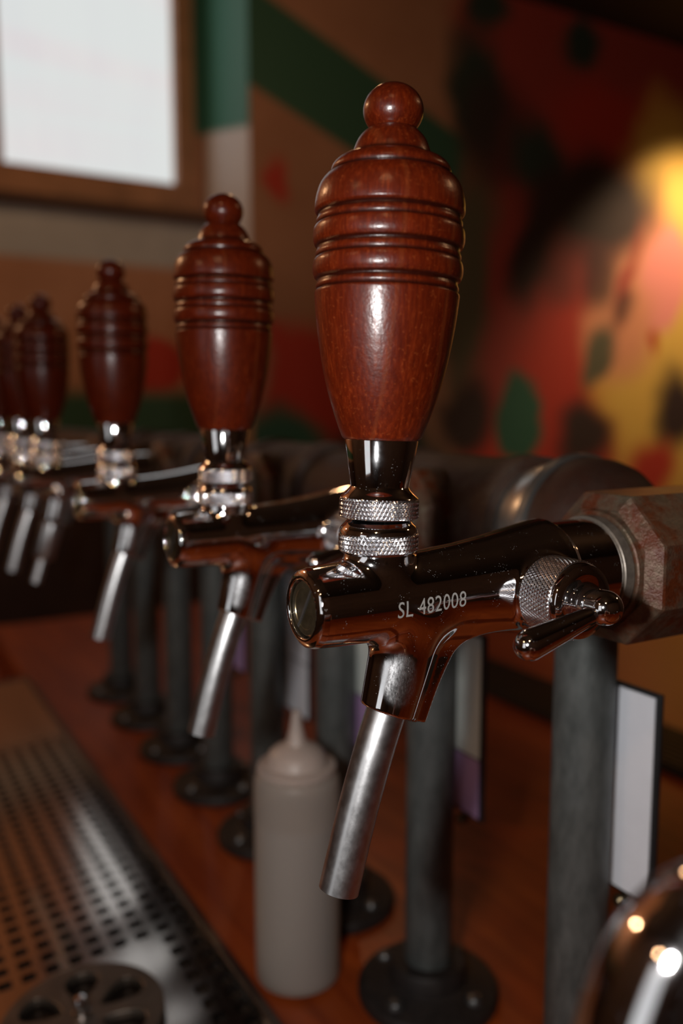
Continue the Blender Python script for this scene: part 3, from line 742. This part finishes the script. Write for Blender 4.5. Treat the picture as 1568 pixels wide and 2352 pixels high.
for i, (y, hf, t_) in enumerate(zip(tees, HALF, taps)):
    m_ = TEEM if i else RUSTP
    if i == 0:      # closed end fitting of the run
        tee = put(lathe('end_fitting', [(0.0305, 0.004), (0.0320, 0.013), (0.0360, 0.0240), (0.0420, 0.0320), (0.0500, 0.0370), (0.0580, 0.0392), (hf, 0.0398), (hf + 0.001, 0.0385)], m_, man, 64, (MX, y, MZ), (0, 1, 0), 60))
    else:
        tee = put(lathe('tee', [(-hf, 0.0345), (-hf + 0.001, 0.0385), (-hf + 0.013, 0.0390), (-hf + 0.015, 0.0365), (hf - 0.015, 0.0365), (hf - 0.013, 0.0390), (hf - 0.001, 0.0385), (hf, 0.0345)], m_, man, 64, (MX, y, MZ), (0, 1, 0)))
        lathe('branch', [(0.0, 0.030), (0.0385, 0.030), (0.0395, 0.029)], m_, tee, 64, (MX, y, MZ), (-1, 0, 0))
    if i == 0:
        lathe('steel_collar', [(hf + 0.001, 0.0385), (hf + 0.002, 0.0412), (hf + 0.006, 0.0416), (hf + 0.0085, 0.0395), (hf + 0.010, 0.0378), (hf + 0.013, 0.0378), (hf + 0.019, 0.0365), (hf + 0.028, 0.0340), (hf + 0.034, 0.0325)], STEELRING, tee, 64, (MX, y, MZ), (0, 1, 0), 25)
    # octagonal reducing bushing, chamfered, open in the middle
    tx = t_.location.x; x0 = tx + 0.1025
    R8 = 0.0298 / math.cos(PI / 8)
    x_end = MX - 0.036 if i else MX + 0.034
    Lb = x_end - x0
    V = []; Fc = []
    rings = [(Lb, R8, 8), (0.0072, R8, 8), (0.0062, R8 * 0.985, 8), (0.0022, R8 * 0.80, 8), (0.0026, R8 * 0.79, 8)]
    for (h, r, n) in rings:
        for k in range(8):
            q = PI / 8 + k * PI / 4; V.append((x0 + h, y + r * math.cos(q), MZ + r * math.sin(q)))
    for i2 in range(4):
        for k in range(8):
            k2 = (k + 1) % 8; Fc.append((i2 * 8 + k, i2 * 8 + k2, (i2 + 1) * 8 + k2, (i2 + 1) * 8 + k))
    # front face: ring down to a circular raised lip
    o8 = len(V); NC = 64
    for (h, r) in ((0.0026, 0.0238), (0.0004, 0.0232), (0.0, 0.0226), (0.0, 0.0190), (Lb, 0.0190)):
        for k in range(NC):
            q = PI / 8 + 2 * PI * k / NC; V.append((x0 + h, y + r * math.cos(q), MZ + r * math.sin(q)))
    for k in range(8):
        ids = [o8 + (k * 8 + j) % NC for j in range(9)]
        Fc.append(tuple([32 + k, 32 + (k + 1) % 8] + ids[::-1]))
    for i2 in range(4):
        for k in range(NC):
            k2 = (k + 1) % NC; Fc.append((o8 + i2 * NC + k, o8 + i2 * NC + k2, o8 + (i2 + 1) * NC + k2, o8 + (i2 + 1) * NC + k))
    ob = mesh_obj('octagonal_bushing', V, Fc, RUST, tee, False)
    bm = bmesh.new(); bm.from_mesh(ob.data); bmesh.ops.recalc_face_normals(bm, faces=bm.faces); bm.to_mesh(ob.data); bm.free()

# ---------------------------------------------------------------- support pipes with floor flanges
PIPES = [0.0653, 0.1986, 0.3253, 0.4510, 0.5730, 0.6900, 0.8100, 0.9300]
PLAB = ['dark galvanised upright pipe nearest to the viewer, beside the plain white card', 'grey upright pipe beside the cream and purple card, on a black flange',
        'grey upright pipe behind the steel spout of the engraved tap', 'grey upright pipe rising behind the squeeze bottle',
        'blurred grey upright pipe behind the spout of the second wooden tap', 'blurred dark upright pipe between the second and third taps',
        'very blurred dark upright pipe behind the third tap', 'farthest dark upright pipe standing on the bar']
PR_ = 0.0158
def build_pipe():
    p = empty('support_pipe', (MX, 0, 1.0), '', 'pipe', 'upright pipes that carry the tap manifold')
    lathe('pipe', [(0.010, PR_ - 0.0005), (0.011, PR_), (0.2975, PR_), (0.298, PR_ - 0.0005)], GALV, p, 56)
    fl_ = lathe('floor_flange', [(0.0, 0.0465), (0.001, 0.0475), (0.006, 0.0475), (0.0085, 0.046), (0.0105, 0.040), (0.012, 0.030), (0.014, 0.0265), (0.024, 0.0255), (0.026, 0.0245), (0.0262, 0.0165)], BLACKIRON, p, 72)
    for k in range(4):
        q = math.radians(20 + 90 * k)
        lathe('screw', [(0.008, 0.0062), (0.0115, 0.0062), (0.0140, 0.0045), (0.0150, 0.0005)], plain('dull_screw', (0.12, 0.12, 0.12), 0.35, 0.8) if k == 0 else bpy.data.materials['dull_screw'], fl_, 20, (0.0365 * math.cos(q), 0.0365 * math.sin(q), 0))
    return p
p0 = build_pipe()
for i, (y, lab) in enumerate(zip(PIPES, PLAB)):
    p = p0 if i == 0 else copy_tree(p0)
    p.location = (MX, y, 1.0); p['label'] = lab

# ---------------------------------------------------------------- label cards clipped on the guests' side of the pipes
def card(y, z0, z1, hw, lower, mats, label, curl=0.0):
    x = MX + PR_ + 0.0006
    e = empty('label_card', (x, y, z0), label, 'sign', 'label cards on the pipes')
    H = z1 - z0
    box('holder', (0.0012, -hw - 0.0018, -0.0022), (0.0040, hw + 0.0018, H + 0.0022), BLACKP, e, 0.0006)
    def sheet(nm, a, b_, m_):
        V = []; Fc = []; n = 10
        for i in range(n + 1):
            f = i / n
            for s_, dx in ((-1, 0.0), (1, 0.0), (1, 0.0008), (-1, 0.0008)):
                yy = s_ * (hw - 0.001) - (curl * (1 - f) ** 2 * 0.0 if s_ < 0 else 0)
                V.append((dx + 0.0003, yy, a + (b_ - a) * f))
        for i in range(n):
            for k in range(4):
                k2 = (k + 1) % 4; Fc.append((i * 4 + k, i * 4 + k2, i * 4 + 4 + k2, i * 4 + 4 + k))
        Fc += [(3, 2, 1, 0), tuple(n * 4 + k for k in range(4))]
        return mesh_obj(nm, V, Fc, m_, e, False)
    if lower:
        sheet('card', lower - z0 + 0.0008, H, mats[0]); o = sheet('card', 0.0, lower - z0 - 0.0008, mats[1])
        if mats[1] is CARDP: tag(o, 'purple lower card')
    else: sheet('card', 0.0, H, mats[0])
    lathe('clip', [(-0.001, 0.0035), (0.004, 0.0035), (0.0055, 0.002)], BRASS, e, 20, (0.002, -hw * 0.45, -0.0062), (-1, 0, 0))
    return e
card(0.0653, 1.144, 1.252, 0.0315, None, (CARDW,), 'plain white card in a black holder behind the nearest upright pipe')
card(0.1986, 1.132, 1.251, 0.0300, 1.171, (CARDC, CARDP), 'cream and purple card just left of the chrome lever, behind its pipe')
card(0.3253, 1.130, 1.250, 0.0300, 1.172, (CARDC, CARDP), 'cream and purple card partly hidden behind the engraved faucet neck')
card(0.4510, 1.124, 1.250, 0.0470, 1.172, (CARDW, CARDW), 'two white cards in one holder above the squeeze bottle tip')
card(0.5730, 1.130, 1.250, 0.0300, 1.180, (CARDW, CARDP), 'small purple-bottomed card behind the spout of the second tap')

# ---------------------------------------------------------------- squeeze bottle
SQB, t, b = new_mat('milky_plastic')
b.inputs['Base Color'].default_value = (0.52, 0.46, 0.41, 1); b.inputs['Roughness'].default_value = 0.42; b.inputs['Transmission Weight'].default_value = 0.0
tr = t.nodes.new('ShaderNodeBsdfTransparent'); tl_ = N(t, 'ShaderNodeBsdfTranslucent'); tl_.inputs[0].default_value = (0.7, 0.64, 0.58, 1)
m1 = t.nodes.new('ShaderNodeMixShader'); m1.inputs[0].default_value = 0.35; t.links.new(b.outputs[0], m1.inputs[1]); t.links.new(tl_.outputs[0], m1.inputs[2])
m2 = t.nodes.new('ShaderNodeMixShader'); m2.inputs[0].default_value = 0.34; t.links.new(m1.outputs[0], m2.inputs[1]); t.links.new(tr.outputs[0], m2.inputs[2])
t.links.new(m2.outputs[0], t.nodes['Material Output'].inputs[0])
LIQ = plain('cloudy_liquid', (0.23, 0.225, 0.23), 0.35, 0, 0.05, 20)
sq = empty('squeeze_bottle', (0.0997, 0.2588, 1.0), 'milky plastic squeeze bottle with pointed tip standing on the bar', 'bottle')
bp = catmull([(0.001, 0.0250), (0.004, 0.0282), (0.010, 0.0292), (0.060, 0.0294), (0.110, 0.0292), (0.138, 0.0292), (0.146, 0.0286)], 5)
lathe('bottle_body', [(0.0, 0.004), (0.0, 0.0235)] + bp + [(0.150, 0.0262), (0.151, 0.0240)], SQB, sq, 72, caps=True)
lathe('liquid', [(0.003, 0.0225), (0.006, 0.0270), (0.012, 0.0281), (0.117, 0.0281), (0.1175, 0.0275)], LIQ, sq, 64)
CAPM = plain('milky_cap', (0.42, 0.34, 0.30), 0.42, 0, 0.04, 30)
cp = lathe('cap', [(0.1505, 0.0265), (0.152, 0.0272), (0.1545, 0.0268), (0.156, 0.0215), (0.159, 0.0205), (0.163, 0.0188), (0.1665, 0.0150), (0.169, 0.0095), (0.1695, 0.0085)], CAPM, sq, 64)
lathe('nozzle', [(0.1690, 0.0080), (0.172, 0.0066), (0.180, 0.0045), (0.1920, 0.0026), (0.1925, 0.0018)], CAPM, sq, 32)

# ---------------------------------------------------------------- chrome swan-neck close to the camera
SN = [(-0.0470, -0.1553, 0.960), (-0.0470, -0.1553, 1.12), (-0.0470, -0.1553, 1.24), (-0.0462, -0.1554, 1.2700), (-0.0440, -0.1556, 1.2845), (-0.0398, -0.1568, 1.2972), (-0.0362, -0.1582, 1.3018), (-0.0320, -0.1598, 1.3045), (-0.020, -0.165, 1.3060), (-0.006, -0.171, 1.3030), (0.008, -0.177, 1.2940), (0.016, -0.180, 1.2800), (0.018, -0.181, 1.2600)]
sw = empty('swan_neck_spout', (-0.0470, -0.1553, 0.960), 'very blurred curved chrome pipe at the lower right corner, closest to the viewer', 'spout')
at(tube('curved_tube', catmull(SN, 5), 0.0125, CHROME, sw, 56), sw.location)
lathe('base_collar', [(0.0, 0.026), (0.004, 0.026), (0.006, 0.022), (0.012, 0.019), (0.022, 0.016), (0.023, 0.0125)], CHROME, sw, 48)
